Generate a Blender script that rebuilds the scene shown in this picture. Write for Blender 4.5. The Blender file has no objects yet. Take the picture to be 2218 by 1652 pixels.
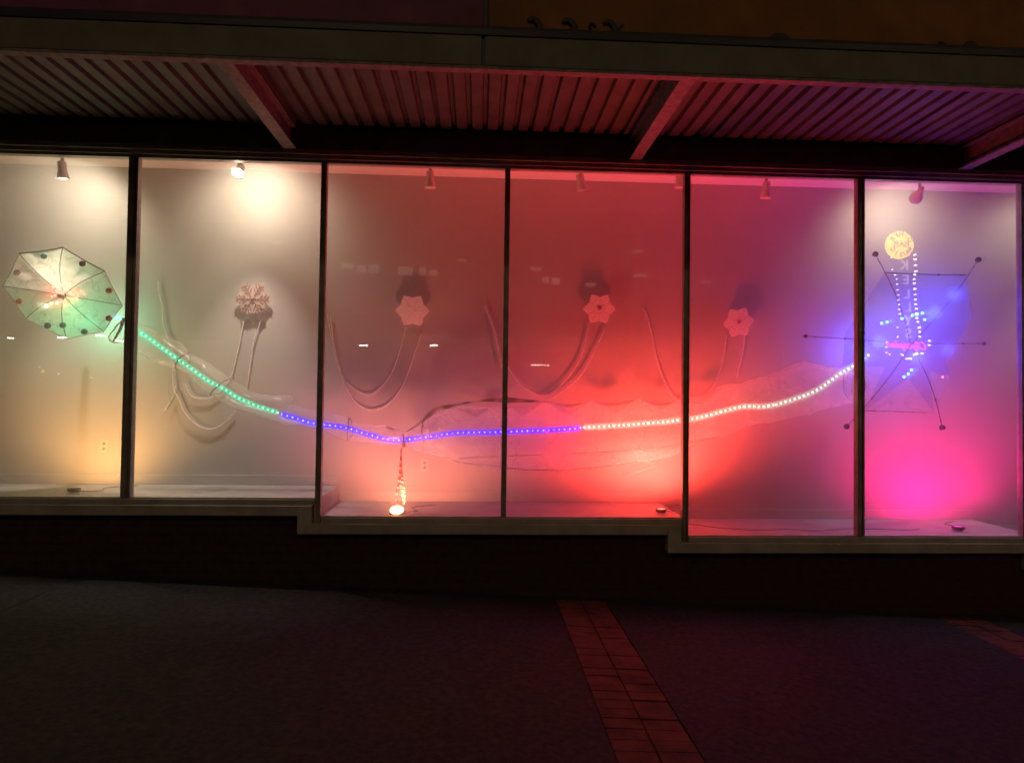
import bpy, bmesh, math, random
from mathutils import Vector, Matrix, noise
random.seed(7)
S = bpy.context.scene
COL = S.collection

# ------------------------------------------------------------------ camera
F_PX, YAW, PITCH, ROLL, DIST, EYE = 1436.1, 0.0501, 0.0233, 0.0128, 5.5244, 1.6
PW, PH = 2218.0, 1652.0                      # pixel frame the measurements were read in
_f = Vector((math.sin(YAW)*math.cos(PITCH), math.cos(YAW)*math.cos(PITCH), math.sin(PITCH)))
_r = Vector((math.cos(YAW), -math.sin(YAW), 0)); _u = _r.cross(_f)
R_ = _r*math.cos(ROLL) + _u*math.sin(ROLL); U_ = _u*math.cos(ROLL) - _r*math.sin(ROLL)
CAM = Vector((0, -DIST, EYE))
cd = bpy.data.cameras.new('camera'); cam = bpy.data.objects.new('camera', cd); COL.objects.link(cam)
m = Matrix.Identity(4)
for i in range(3):
    m[i][0] = R_[i]; m[i][1] = U_[i]; m[i][2] = -_f[i]; m[i][3] = CAM[i]
cam.matrix_world = m
cd.sensor_fit = 'HORIZONTAL'; cd.sensor_width = 36; cd.lens = F_PX/PW*36
cd.clip_start = 0.05; cd.clip_end = 300
S.camera = cam

def at(px, py, y=0.0):
    """measured pixel -> point of the real plane y = const"""
    d = _f + R_*((px-PW/2)/F_PX) + U_*(-(py-PH/2)/F_PX)
    return CAM + d*((y-CAM.y)/d.y)

# ------------------------------------------------------------------ world (night)
w = bpy.data.worlds.new('World'); S.world = w; w.use_nodes = True
bgn = w.node_tree.nodes['Background']
bgn.inputs[0].default_value = (0.30, 0.19, 0.165, 1); bgn.inputs[1].default_value = 0.075
S.view_settings.view_transform = 'Standard'; S.view_settings.look = 'None'
S.view_settings.exposure = 0.0; S.view_settings.gamma = 1.0
S.render.engine = 'CYCLES'
S.cycles.max_bounces = 10; S.cycles.diffuse_bounces = 5; S.cycles.glossy_bounces = 4
S.cycles.transparent_max_bounces = 24; S.cycles.transmission_bounces = 6
S.cycles.sample_clamp_indirect = 20.0; S.cycles.caustics_reflective = False
S.cycles.use_denoising = True

# ------------------------------------------------------------------ materials
def mat(name, col, rough=0.6, metal=0.0, nscale=0, namt=0.25, bump=0.0, bscale=60, spec=0.5, detail=5):
    M = bpy.data.materials.new(name); M.use_nodes = True
    nt = M.node_tree; b = nt.nodes['Principled BSDF']
    b.inputs['Base Color'].default_value = (*col, 1); b.inputs['Roughness'].default_value = rough
    b.inputs['Metallic'].default_value = metal; b.inputs['Specular IOR Level'].default_value = spec
    if nscale or bump:
        tc = nt.nodes.new('ShaderNodeTexCoord')
    if nscale:
        n = nt.nodes.new('ShaderNodeTexNoise'); n.inputs['Scale'].default_value = nscale; n.inputs['Detail'].default_value = detail
        nt.links.new(tc.outputs['Object'], n.inputs['Vector'])
        r = nt.nodes.new('ShaderNodeValToRGB')
        r.color_ramp.elements[0].position = 0.3; r.color_ramp.elements[1].position = 0.72
        r.color_ramp.elements[0].color = (*[c*(1-namt) for c in col], 1)
        r.color_ramp.elements[1].color = (*[min(1, c*(1+namt)) for c in col], 1)
        nt.links.new(n.outputs['Fac'], r.inputs[0]); nt.links.new(r.outputs[0], b.inputs['Base Color'])
    if bump:
        n2 = nt.nodes.new('ShaderNodeTexNoise'); n2.inputs['Scale'].default_value = bscale; n2.inputs['Detail'].default_value = 6
        nt.links.new(tc.outputs['Object'], n2.inputs['Vector'])
        bp = nt.nodes.new('ShaderNodeBump'); bp.inputs['Strength'].default_value = bump; bp.inputs['Distance'].default_value = 0.01
        nt.links.new(n2.outputs['Fac'], bp.inputs['Height']); nt.links.new(bp.outputs[0], b.inputs['Normal'])
    return M

def emit(name, col, strength, sample=True):
    M = bpy.data.materials.new(name); M.use_nodes = True; nt = M.node_tree
    b = nt.nodes['Principled BSDF']
    b.inputs['Base Color'].default_value = (0.3, 0.3, 0.3, 1)
    b.inputs['Emission Color'].default_value = (*col, 1); b.inputs['Emission Strength'].default_value = strength
    M.cycles.emission_sampling = 'FRONT' if sample else 'NONE'
    return M

def film_mat(name, col, clear, gloss=0.1, scribble=0.0, sscale=9):
    """thin translucent plastic or cobweb: part clear, part scattering"""
    M = bpy.data.materials.new(name); M.use_nodes = True; nt = M.node_tree; N = nt.nodes; L = nt.links
    N.remove(N['Principled BSDF']); out = N['Material Output']
    tr = N.new('ShaderNodeBsdfTransparent'); tl = N.new('ShaderNodeBsdfTranslucent'); df = N.new('ShaderNodeBsdfDiffuse')
    gl = N.new('ShaderNodeBsdfGlossy'); gl.inputs['Roughness'].default_value = 0.28
    tl.inputs[0].default_value = (*col, 1); df.inputs[0].default_value = (*col, 1)
    a = N.new('ShaderNodeMixShader'); a.inputs[0].default_value = 0.5; L.new(tl.outputs[0], a.inputs[1]); L.new(df.outputs[0], a.inputs[2])
    g = N.new('ShaderNodeMixShader'); g.inputs[0].default_value = gloss; L.new(a.outputs[0], g.inputs[1]); L.new(gl.outputs[0], g.inputs[2])
    f = N.new('ShaderNodeMixShader'); f.inputs[0].default_value = clear; L.new(g.outputs[0], f.inputs[1]); L.new(tr.outputs[0], f.inputs[2])
    L.new(f.outputs[0], out.inputs['Surface'])
    tc = N.new('ShaderNodeTexCoord')
    n = N.new('ShaderNodeTexNoise'); n.inputs['Scale'].default_value = sscale; n.inputs['Detail'].default_value = 5
    L.new(tc.outputs['Object'], n.inputs['Vector'])
    # creases: thin lines where noise crosses 0.5 ; they hold more material (less clear)
    s = N.new('ShaderNodeMath'); s.operation = 'SUBTRACT'; s.inputs[1].default_value = 0.5; L.new(n.outputs['Fac'], s.inputs[0])
    ab = N.new('ShaderNodeMath'); ab.operation = 'ABSOLUTE'; L.new(s.outputs[0], ab.inputs[0])
    mr = N.new('ShaderNodeMapRange'); mr.inputs[1].default_value = 0.0; mr.inputs[2].default_value = 0.035
    mr.inputs[3].default_value = clear-0.12 if not scribble else clear; mr.inputs[4].default_value = clear
    L.new(ab.outputs[0], mr.inputs[0]); L.new(mr.outputs[0], f.inputs[0])
    if scribble:
        mx = N.new('ShaderNodeMixRGB'); mr2 = N.new('ShaderNodeMapRange')
        mr2.inputs[1].default_value = 0; mr2.inputs[2].default_value = 0.02; mr2.inputs[3].default_value = scribble; mr2.inputs[4].default_value = 0
        L.new(ab.outputs[0], mr2.inputs[0]); L.new(mr2.outputs[0], mx.inputs[0])
        mx.inputs[1].default_value = (*col, 1); mx.inputs[2].default_value = (col[0]*.25, col[1]*.22, col[2]*.18, 1)
        L.new(mx.outputs[0], tl.inputs[0]); L.new(mx.outputs[0], df.inputs[0])
    bp = N.new('ShaderNodeBump'); bp.inputs['Strength'].default_value = 0.5; bp.inputs['Distance'].default_value = 0.03
    L.new(n.outputs['Fac'], bp.inputs['Height'])
    for q in (tl, df, gl): L.new(bp.outputs[0], q.inputs['Normal'])
    return M

def glow_mat(name, col, strength, clear):
    """LED halo painted as an added glowing tube, otherwise see-through"""
    M = bpy.data.materials.new(name); M.use_nodes = True; nt = M.node_tree; N = nt.nodes; L = nt.links
    N.remove(N['Principled BSDF']); tr = N.new('ShaderNodeBsdfTransparent'); em = N.new('ShaderNodeEmission')
    em.inputs[0].default_value = (*col, 1); em.inputs[1].default_value = strength
    mx = N.new('ShaderNodeMixShader'); mx.inputs[0].default_value = clear; L.new(em.outputs[0], mx.inputs[1]); L.new(tr.outputs[0], mx.inputs[2])
    L.new(mx.outputs[0], N['Material Output'].inputs['Surface']); return M

def glass_mat():
    M = bpy.data.materials.new('window_glass'); M.use_nodes = True; nt = M.node_tree; N = nt.nodes; L = nt.links
    N.remove(N['Principled BSDF']); out = N['Material Output']
    tr = N.new('ShaderNodeBsdfTransparent'); tr.inputs[0].default_value = (0.95, 0.95, 0.93, 1)
    gl = N.new('ShaderNodeBsdfGlossy'); gl.inputs['Roughness'].default_value = 0.0
    fr = N.new('ShaderNodeFresnel'); fr.inputs[0].default_value = 1.62
    mx = N.new('ShaderNodeMixShader'); L.new(fr.outputs[0], mx.inputs[0]); L.new(tr.outputs[0], mx.inputs[1]); L.new(gl.outputs[0], mx.inputs[2])
    # dusty inside face, uneven, its scatter raised to paint a milky haze
    tl = N.new('ShaderNodeBsdfTranslucent'); tl.inputs[0].default_value = (0.8, 0.78, 0.76, 1)
    tc = N.new('ShaderNodeTexCoord'); n = N.new('ShaderNodeTexNoise'); n.inputs['Scale'].default_value = 1.6; n.inputs['Detail'].default_value = 6
    L.new(tc.outputs['Object'], n.inputs['Vector'])
    mr = N.new('ShaderNodeMapRange'); mr.inputs[1].default_value = 0.3; mr.inputs[2].default_value = 0.8; mr.inputs[3].default_value = 0.09; mr.inputs[4].default_value = 0.17
    L.new(n.outputs['Fac'], mr.inputs[0])
    m2 = N.new('ShaderNodeMixShader'); L.new(mr.outputs[0], m2.inputs[0]); L.new(mx.outputs[0], m2.inputs[1]); L.new(tl.outputs[0], m2.inputs[2])
    # dirty glass: rough lobe added to imitate the bloom around lamps
    rf = N.new('ShaderNodeBsdfRefraction'); rf.inputs['IOR'].default_value = 1.25; rf.inputs['Roughness'].default_value = 0.55
    m3 = N.new('ShaderNodeMixShader'); m3.inputs[0].default_value = 0.10; L.new(m2.outputs[0], m3.inputs[1]); L.new(rf.outputs[0], m3.inputs[2])
    L.new(m3.outputs[0], out.inputs['Surface'])
    return M

def brick_mat(name, c1, c2, mortar, scale, bw, bh, vec='Object', rot=None, offset=0.5, msize=0.012):
    M = mat(name, c1, 0.9); nt = M.node_tree; b = nt.nodes['Principled BSDF']
    tc = nt.nodes.new('ShaderNodeTexCoord'); mp = nt.nodes.new('ShaderNodeMapping')
    if rot: mp.inputs['Rotation'].default_value = rot
    br = nt.nodes.new('ShaderNodeTexBrick')
    br.inputs['Color1'].default_value = (*c1, 1); br.inputs['Color2'].default_value = (*c2, 1); br.inputs['Mortar'].default_value = (*mortar, 1)
    br.inputs['Scale'].default_value = scale; br.inputs['Brick Width'].default_value = bw; br.inputs['Row Height'].default_value = bh
    br.inputs['Mortar Size'].default_value = msize; br.offset = offset
    nt.links.new(tc.outputs[vec], mp.inputs[0]); nt.links.new(mp.outputs[0], br.inputs[0])
    n = nt.nodes.new('ShaderNodeTexNoise'); n.inputs['Scale'].default_value = 14; n.inputs['Detail'].default_value = 8
    nt.links.new(tc.outputs['Object'], n.inputs['Vector'])
    mx = nt.nodes.new('ShaderNodeMixRGB'); mx.blend_type = 'MULTIPLY'; mx.inputs[0].default_value = 0.8
    nt.links.new(br.outputs[0], mx.inputs[1]); nt.links.new(n.outputs['Fac'], mx.inputs[2]); nt.links.new(mx.outputs[0], b.inputs['Base Color'])
    bp = nt.nodes.new('ShaderNodeBump'); bp.inputs['Strength'].default_value = 0.6; bp.inputs['Distance'].default_value = 0.008; bp.invert = True
    nt.links.new(br.outputs['Fac'], bp.inputs['Height']); nt.links.new(bp.outputs[0], b.inputs['Normal'])
    return M

MT = dict(
    wall=mat('display_wall_paint', (0.52, 0.48, 0.455), 0.85, nscale=1.3, namt=0.05, bump=0.12, bscale=90),
    ceil=mat('ceiling_paint', (0.72, 0.69, 0.66), 0.9, nscale=3, namt=0.05),
    floor=mat('display_floor_paint', (0.38, 0.355, 0.335), 0.55, nscale=5, namt=0.12),
    base=mat('baseboard_paint', (0.55, 0.515, 0.485), 0.5, nscale=4, namt=0.05),
    alu=mat('window_frame_metal', (0.30, 0.265, 0.235), 0.42, metal=0.1, nscale=9, namt=0.25, bump=0.05),
    sill=mat('sill_trim_metal', (0.42, 0.39, 0.34), 0.6, nscale=6, namt=0.18, bump=0.15, bscale=40),
    basewall=brick_mat('dark_brick', (0.085, 0.032, 0.027), (0.075, 0.029, 0.025), (0.065, 0.028, 0.024), 1.0, 0.22, 0.075, rot=(math.radians(90), 0, 0)),
    upper=mat('header_panel', (0.16, 0.14, 0.13), 0.7, nscale=6, namt=0.3),
    deck=mat('deck_metal', (0.075, 0.072, 0.069), 0.55, metal=0.0, nscale=7, namt=0.3, bump=0.1, bscale=30),
    beam=mat('beam_paint', (0.18, 0.157, 0.145), 0.7, nscale=22, namt=0.35, bump=0.4, bscale=60),
    gutter=mat('gutter_dark', (0.03, 0.025, 0.025), 0.7, nscale=9, namt=0.3),
    fascia=mat('fascia_paint', (0.15, 0.14, 0.105), 0.7, nscale=5, namt=0.2, bump=0.15, bscale=25),
    amber=mat('signboard_ochre', (0.22, 0.085, 0.015), 0.75, nscale=3, namt=0.25, bump=0.1),
    plum=mat('signboard_haze_tint', (0.17, 0.04, 0.09), 0.75, nscale=2.5, namt=0.35),  # purple lens haze painted into the left panel's colour
    black=mat('black_paint', (0.012, 0.011, 0.011), 0.5),
    letter=mat('sign_letter_dark', (0.03, 0.022, 0.012), 0.6, nscale=9, namt=0.2),
    paver=mat('strip_brick', (0.12, 0.032, 0.021), 0.9, nscale=7, namt=0.55, bump=0.5, bscale=60, detail=10),
    white=mat('lamp_white', (0.6, 0.56, 0.52), 0.4),
    whitefix=mat('lamp_grey', (0.35, 0.3, 0.28), 0.45),
    garland=mat('garland_fibre', (0.86, 0.82, 0.78), 0.9, nscale=60, namt=0.25, bump=0.8, bscale=120),
    flake=mat('snowflake_felt', (0.96, 0.93, 0.90), 0.85, nscale=30, namt=0.12),
    flakeghost=film_mat('snowflake_gauze', (0.85, 0.72, 0.66), 0.45, 0.0),
    twig=mat('snowflake_branch', (0.36, 0.19, 0.15), 0.8, nscale=40, namt=0.4),
    wire=mat('wire_dark', (0.055, 0.045, 0.03), 0.5, metal=0.3),
    ribwire=mat('rib_wire', (0.15, 0.12, 0.075), 0.5, metal=0.2),
    rod=mat('rod_plum', (0.20, 0.10, 0.16), 0.5, metal=0.2),
    ribbonred=mat('ribbon_red', (0.45, 0.012, 0.015), 0.35, nscale=25, namt=0.5, bump=0.5, bscale=60),
    ribbondark=mat('ribbon_foil', (0.14, 0.12, 0.10), 0.3, metal=0.6, nscale=25, namt=0.8, bump=0.6, bscale=60),
    film=film_mat('plastic_film', (0.85, 0.82, 0.80), 0.87, 0.12, sscale=5),
    halo_tube=film_mat('milky_film', (0.9, 0.9, 0.9), 0.72, 0.0, sscale=14),
    web=film_mat('cobweb_skin', (0.95, 0.97, 0.80), 0.05, 0.0, scribble=0.4, sscale=8),
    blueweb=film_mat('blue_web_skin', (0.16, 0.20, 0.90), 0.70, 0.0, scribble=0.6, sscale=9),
    glass=glass_mat(),
    outlet=mat('outlet_plastic', (0.6, 0.57, 0.52), 0.4), outletdark=mat('outlet_slot', (0.25, 0.2, 0.17), 0.5),
    concrete=None, asphalt=mat('asphalt', (0.04, 0.04, 0.042), 0.9, nscale=8, namt=0.3, bump=0.5),
    ball=mat('ornament_ball', (0.05, 0.04, 0.06), 0.2, metal=0.7),
    garage=mat('garage_concrete', (0.06, 0.055, 0.05), 0.9, nscale=3, namt=0.3),
    e_green=emit('led_green', (0.10, 1.0, 0.6), 11), e_blue=emit('led_blue', (0.30, 0.36, 1.0), 8),
    e_white=emit('led_white', (1.0, 0.97, 0.72), 14), e_red=emit('led_red', (1.0, 0.10, 0.07), 9),
    e_warm=emit('led_warm', (1.0, 0.75, 0.4), 5), e_cyan=emit('led_cyan', (0.05, 0.45, 1.0), 12),
    e_spot=emit('lamp_face_lit', (1.0, 0.95, 0.72), 25, False),
    e_peach=emit('uplight_face_peach', (1.0, 0.50, 0.18), 22, False), e_redup=emit('uplight_face_red', (1.0, 0.09, 0.05), 12, False),
    e_mag=emit('uplight_face_magenta', (1.0, 0.06, 0.75), 3, False), e_amber=emit('uplight_face_amber', (1.0, 0.6, 0.15), 4, False),
    e_tube=emit('fixture_tube', (1.0, 0.98, 0.92), 32, False), e_sod=emit('sodium_lamp', (1.0, 0.6, 0.2), 9, False),
    e_disc=emit('sign_disc_yellow', (1.0, 0.60, 0.0), 22, False), e_bulb=emit('sign_bulb', (1.0, 0.95, 0.85), 32, False),
    e_neon=emit('sign_neon_red', (1.0, 0.03, 0.08), 16, False), e_tub=emit('sign_letter_cream', (0.8, 0.66, 0.42), 7, False),
    e_discletter=emit('sign_disc_letter', (1.0, 0.5, 0.0), 6, False),
    e_win=emit('far_window', (1.0, 0.78, 0.6), 1.1, False),
)
MT['concrete'] = mat('sidewalk_concrete', (0.019, 0.016, 0.015), 0.85, nscale=26, namt=0.85, bump=0.7, bscale=90, detail=12)

# ------------------------------------------------------------------ object helpers
def obj(name, bm, material, parent=None, smooth=False, label=None):
    me = bpy.data.meshes.new(name); bm.normal_update(); bm.to_mesh(me); bm.free()
    if material: me.materials.append(material)
    if smooth:
        for p in me.polygons: p.use_smooth = True
    o = bpy.data.objects.new(name, me); COL.objects.link(o)
    if parent:
        o.parent = parent; o.matrix_parent_inverse = Matrix.Translation(-root_loc(parent))
    if label: o['label'] = label
    return o
def root_loc(o):
    return Vector(o.location) if o.type == 'EMPTY' else Vector((0, 0, 0))   # part meshes keep world coordinates
def thing(name, label, cat, loc=(0, 0, 0), group=None):
    o = bpy.data.objects.new(name, None); COL.objects.link(o); o.location = loc; o.empty_display_size = 0.1
    o['label'] = label; o['category'] = cat
    if group: o['group'] = group
    return o
def tag(o, label, cat, group=None):
    o['label'] = label; o['category'] = cat
    if group: o['group'] = group
    return o
def struct(name, bm, material, kind='structure'):
    o = obj(name, bm, material); o['kind'] = kind; return o
def B(): return bmesh.new()
def box(bm, a, b, bev=0):
    x0, y0, z0 = a; x1, y1, z1 = b
    vs = [bm.verts.new(p) for p in [(x0,y0,z0),(x1,y0,z0),(x1,y1,z0),(x0,y1,z0),(x0,y0,z1),(x1,y0,z1),(x1,y1,z1),(x0,y1,z1)]]
    fs = [bm.faces.new([vs[i] for i in f]) for f in [(0,3,2,1),(4,5,6,7),(0,1,5,4),(1,2,6,5),(2,3,7,6),(3,0,4,7)]]
    if bev:
        es = list({e for f in fs for e in f.edges})
        bmesh.ops.bevel(bm, geom=es, offset=bev, segments=2, affect='EDGES', profile=0.7)
    return bm
def frame_of(d):
    d = d.normalized(); a = Vector((0, 0, 1)) if abs(d.z) < 0.9 else Vector((1, 0, 0))
    s = d.cross(a).normalized(); return s, s.cross(d).normalized()
def tube(bm, pts, rad, n=8, cap=True, jit=0.0):
    """tube through points; rad a number or list"""
    pts = [Vector(p) for p in pts]; rings = []
    for i, p in enumerate(pts):
        d = (pts[min(i+1, len(pts)-1)] - pts[max(i-1, 0)])
        s, t = frame_of(d); r = rad[i] if isinstance(rad, (list, tuple)) else rad
        ring = []
        for k in range(n):
            rr = r*(1+random.uniform(-jit, jit)); a = 2*math.pi*k/n
            ring.append(bm.verts.new(p + s*math.cos(a)*rr + t*math.sin(a)*rr))
        rings.append(ring)
    for A, C in zip(rings, rings[1:]):
        for k in range(n):
            bm.faces.new([A[k], A[(k+1) % n], C[(k+1) % n], C[k]])
    if cap:
        bm.faces.new(rings[0][::-1]); bm.faces.new(rings[-1])
    return bm
def ball(bm, c, r, seg=12, sc=(1, 1, 1)):
    M = Matrix.Translation(Vector(c)) @ Matrix.Diagonal((*sc, 1))
    bmesh.ops.create_uvsphere(bm, u_segments=seg, v_segments=max(6, seg//2+2), radius=r, matrix=M); return bm
def lathe(bm, prof, origin, axis, n=24):
    o = Vector(origin); ax = Vector(axis).normalized(); s, t = frame_of(ax); rings = []
    for r, h in prof:
        rings.append([bm.verts.new(o + ax*h + (s*math.cos(2*math.pi*k/n)+t*math.sin(2*math.pi*k/n))*max(r, 1e-4)) for k in range(n)])
    for A, C in zip(rings, rings[1:]):
        for k in range(n): bm.faces.new([A[k], A[(k+1) % n], C[(k+1) % n], C[k]])
    return bm
def prism(bm, pts, y0, y1):
    """outline (x,z) extruded from y0 to y1"""
    a = [bm.verts.new((x, y0, z)) for x, z in pts]; b = [bm.verts.new((x, y1, z)) for x, z in pts]
    bm.faces.new(a); bm.faces.new(b[::-1]); n = len(pts)
    for i in range(n): bm.faces.new([a[i], b[i], b[(i+1) % n], a[(i+1) % n]])
    bmesh.ops.recalc_face_normals(bm, faces=bm.faces[:]); return bm
def resample(pts, step=None, n=None):
    """Catmull-Rom through pts, then equal spacing"""
    P = [Vector(p) for p in pts]; dense = []
    for i in range(len(P)-1):
        p0, p1, p2, p3 = P[max(i-1, 0)], P[i], P[i+1], P[min(i+2, len(P)-1)]
        for k in range(16):
            t = k/16; dense.append(0.5*((2*p1)+(p2-p0)*t+(2*p0-5*p1+4*p2-p3)*t*t+(3*p1-p0-3*p2+p3)*t**3))
    dense.append(P[-1]); L = [0]
    for a, b in zip(dense, dense[1:]): L.append(L[-1]+(b-a).length)
    if n is None: n = max(2, int(round(L[-1]/step))+1)
    out = []; j = 0
    for i in range(n):
        s = L[-1]*i/(n-1)
        while j < len(L)-2 and L[j+1] < s: j += 1
        t = 0 if L[j+1] == L[j] else (s-L[j])/(L[j+1]-L[j]); out.append(dense[j].lerp(dense[j+1], min(1, t)))
    return out
z4 = lambda x, y: (x/3.125, y/3.125+443.6)
z5 = lambda x, y: (x/3.385+621, y/3.385+532.3)
z6 = lambda x, y: (x/3.103+1064.7, y/3.103+532.3)
z7 = lambda x, y: (x/3.104+1641.4, y/3.104+443.6)
z8 = lambda x, y: (x/3.125+177.4, y/3.125+709.8)
z9 = lambda x, y: (x/3.571+887.2, y/3.571+754.1)
def lamp(kind, name, loc, energy, col, size=0.05, target=None, cone=60, blend=0.5, parent=None):
    ld = bpy.data.lights.new(name, kind); ld.energy = energy; ld.color = col
    o = bpy.data.objects.new(name, ld); COL.objects.link(o)
    M = Matrix.Translation(Vector(loc))
    if kind in ('POINT', 'SPOT'): ld.shadow_soft_size = size
    if kind == 'SPOT': ld.spot_size = math.radians(cone); ld.spot_blend = blend
    if kind == 'AREA': ld.shape = 'DISK'; ld.size = size
    if target is not None:
        d = (Vector(target)-Vector(loc)).normalized(); M = M @ d.to_track_quat('-Z', 'Y').to_matrix().to_4x4()
    if parent:
        o.parent = parent; o.matrix_parent_inverse = Matrix.Translation(-root_loc(parent))
    o.matrix_basis = M if not parent else M
    return o

# ------------------------------------------------------------------ key dimensions
MX = [at(x, y).x for x, y in [(284, 705), (696.5, 730), (1095, 738), (1485, 765), (1861.5, 771), (2214, 780)]]
MX = [MX[0]-1.53] + MX + [MX[5]+1.50]          # mullion centres M0..M7
H = 3.525                                       # glass top
ZS = [0.755, 0.609, 0.460, 0.31]                # glass bottom per step
STEP = [MX[0]-6, MX[2], MX[4], MX[6]+0.152, MX[7]+3]  # section bounds
WB, XL, XR = 0.80, MX[0]-1.6, MX[7]+1.5         # back wall depth and run
HC = at(1109, 387, WB).z                        # display ceiling
GS = -0.048
gz = lambda x: GS*x - 0.02

# ------------------------------------------------------------------ ground
bm = B()
vs = [bm.verts.new(p) for p in [(-60, -60, gz(-60)*0.3), (60, -60, gz(60)*.3), (60, 0.3, gz(60)), (-60, 0.3, gz(-60))]]
bm.free(); bm = B()
def gquad(bm, x0, x1, y0, y1, dz, n=1):
    for i in range(n):
        a, b = x0+(x1-x0)*i/n, x0+(x1-x0)*(i+1)/n
        v = [bm.verts.new(p) for p in [(a, y0, gz(a)+dz), (b, y0, gz(b)+dz), (b, y1, gz(b)+dz), (a, y1, gz(a)+dz)]]; bm.faces.new(v)
gquad(bm, -40, 40, -60, 0.3, -0.13); struct('road', bm, MT['asphalt'])
bm = B()
def slab(x0, x1, y0, y1):
    g = 0.003
    top = [(x0+g, y0+g), (x1-g, y0+g), (x1-g, y1-g), (x0+g, y1-g)]
    t = [bm.verts.new((x, y, gz(x))) for x, y in top]; b = [bm.verts.new((x, y, gz(x)-0.15)) for x, y in top]
    bm.faces.new(t)
    for i in range(4): bm.faces.new([b[i], b[(i+1) % 4], t[(i+1) % 4], t[i]])
s0 = at(1228, 1300).x
# brick strips: found on the ground
def on_ground(px, py):
    d = _f + R_*((px-PW/2)/F_PX) + U_*(-(py-PH/2)/F_PX)
    t = (GS*CAM.x-0.02-CAM.z)/(d.z-GS*d.x); return CAM + d*t
sA = [on_ground(1310, 1640).x, on_ground(1505, 1640).x]
sB = [on_ground(2218, 1433).x, on_ground(2218, 1379).x]
print('strips', sA, sB, on_ground(1228, 1300), on_ground(1335, 1300), on_ground(2111, 1311))
wA = 0.415
sA = (on_ground(1262, 1440).x-0.01, on_ground(1262, 1440).x-0.01+wA)
sB = (on_ground(2105, 1372).x, on_ground(2105, 1372).x+wA)
cuts = [-40, sA[0]-7.6, sA[0]-3.8, sA[0]]
for a, b in zip(cuts, cuts[1:]):
    for (y0, y1) in [(-8.4, -5.6), (-5.6, -2.8), (-2.8, 0.0)]: slab(a, b, y0, y1)
for (y0, y1) in [(-8.4, -5.6), (-5.6, -2.8), (-2.8, 0.0)]:
    slab(sA[1], sB[0], y0, y1)
    slab(sB[1], 40, y0, y1)
yS = (on_ground(1280, 1297).y, on_ground(2050, 1311).y)
print('yS', yS)
yS = (min(yS[0], -0.06), min(yS[1], -0.06))
slab(sA[0], sA[1], yS[0], 0); slab(sB[0], sB[1], yS[1], 0)
struct('sidewalk', bm, MT['concrete'])
for s, ys_ in zip((sA, sB), yS):
    bm = B(); n = 75; w2 = (s[1]-s[0])/2
    for i in range(n):
        for j in range(2):
            x0, x1 = s[0]+w2*j+0.004, s[0]+w2*(j+1)-0.004; y0, y1 = ys_-0.106*(i+1)+0.004, ys_-0.106*i-0.003
            dz = random.uniform(-0.004, 0.003)-0.002
            v = [bm.verts.new(p) for p in [(x0, y0, gz(x0)+dz), (x1, y0, gz(x1)+dz+random.uniform(-.002, .002)), (x1, y1, gz(x1)+dz), (x0, y1, gz(x0)+dz)]]
            f = bm.faces.new(v)
            r = bmesh.ops.extrude_face_region(bm, geom=[f])
            for e in r['geom']:
                if isinstance(e, bmesh.types.BMVert): e.co.z += 0.0
            for q in v: q.co.z -= 0.05
    struct('brick_strip', bm, MT['strip_m'] if 'strip_m' in MT else MT['paver'])

# ------------------------------------------------------------------ storefront building
bld = thing('storefront_building', 'long shopfront with six tall framed display panes over a dark brick base', 'building')
bm = B()
for i in range(4):                               # brick base stepping down under the sills
    x0, x1 = STEP[i]-(0.16 if i else 0), STEP[i+1]-(0.16 if i < 3 else 0)
    zt = ZS[i]-0.125
    n = 4
    for k in range(n):
        a, b = x0+(x1-x0)*k/n, x0+(x1-x0)*(k+1)/n
        prism(bm, [(a, gz(a)-0.3), (b, gz(b)-0.3), (b, zt), (a, zt)], 0.012+0.001*(i % 2), 0.25)
obj('brick_base', bm, MT['basewall'], bld)
for i in range(4):                               # sill trim with its step return
    x0, x1 = STEP[i]-(0.155 if i else 0), STEP[i+1]-(0.155 if i < 3 else 0)
    zt, zb = ZS[i]-0.058, ZS[i]-0.142
    bm = B()
    if i == 0: prism(bm, [(x0, zb), (x1, zb), (x1, zt), (x0, zt)], -0.05, 0.05)
    else:
        zu = ZS[i-1]-0.058
        prism(bm, [(x0, zb), (x1+(0.0 if i < 3 else 0), zb), (x1, zt), (x0+0.115, zt), (x0+0.115, zu), (x0, zu)], -0.05-0.001*i, 0.05)
    bmesh.ops.bevel(bm, geom=bm.edges[:], offset=0.004, segments=1, affect='EDGES')
    obj('sill', bm, MT['sill'], bld)
bm = B(); box(bm, (XL-5, -0.02, H+0.085), (XR+5, 0.2, H+1.9)); obj('header_wall', bm, MT['upper'], bld)
# frame: head rails, bottom rails, mullions
fr = None
bm = B()
box(bm, (XL-5, -0.055, H+0.045), (XR+5, 0.06, H+0.085), 0.003)
box(bm, (XL-5, -0.035, H+0.012), (XR+5, 0.055, H+0.0445), 0.003)
box(bm, (XL-5, -0.015, H-0.012), (XR+5, 0.05, H+0.0115), 0.002)
fr = obj('window_frame', bm, MT['alu'], bld)
for i in range(4):
    x0, x1 = STEP[i], STEP[i+1]
    bm = B(); box(bm, (x0+0.03 if i else x0, -0.035, ZS[i]-0.0575), (x1-0.03, 0.06, ZS[i]-0.012), 0.003)
    box(bm, (x0+0.03 if i else x0, -0.018, ZS[i]-0.0115), (x1-0.03, 0.05, ZS[i]), 0.002)
    obj('bottom_rail', bm, MT['sillrail'] if 'sillrail' in MT else MT['sill'], fr)
wid = [0.05, 0.078, 0.046, 0.044, 0.052, 0.064, 0.046, 0.05]
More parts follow.
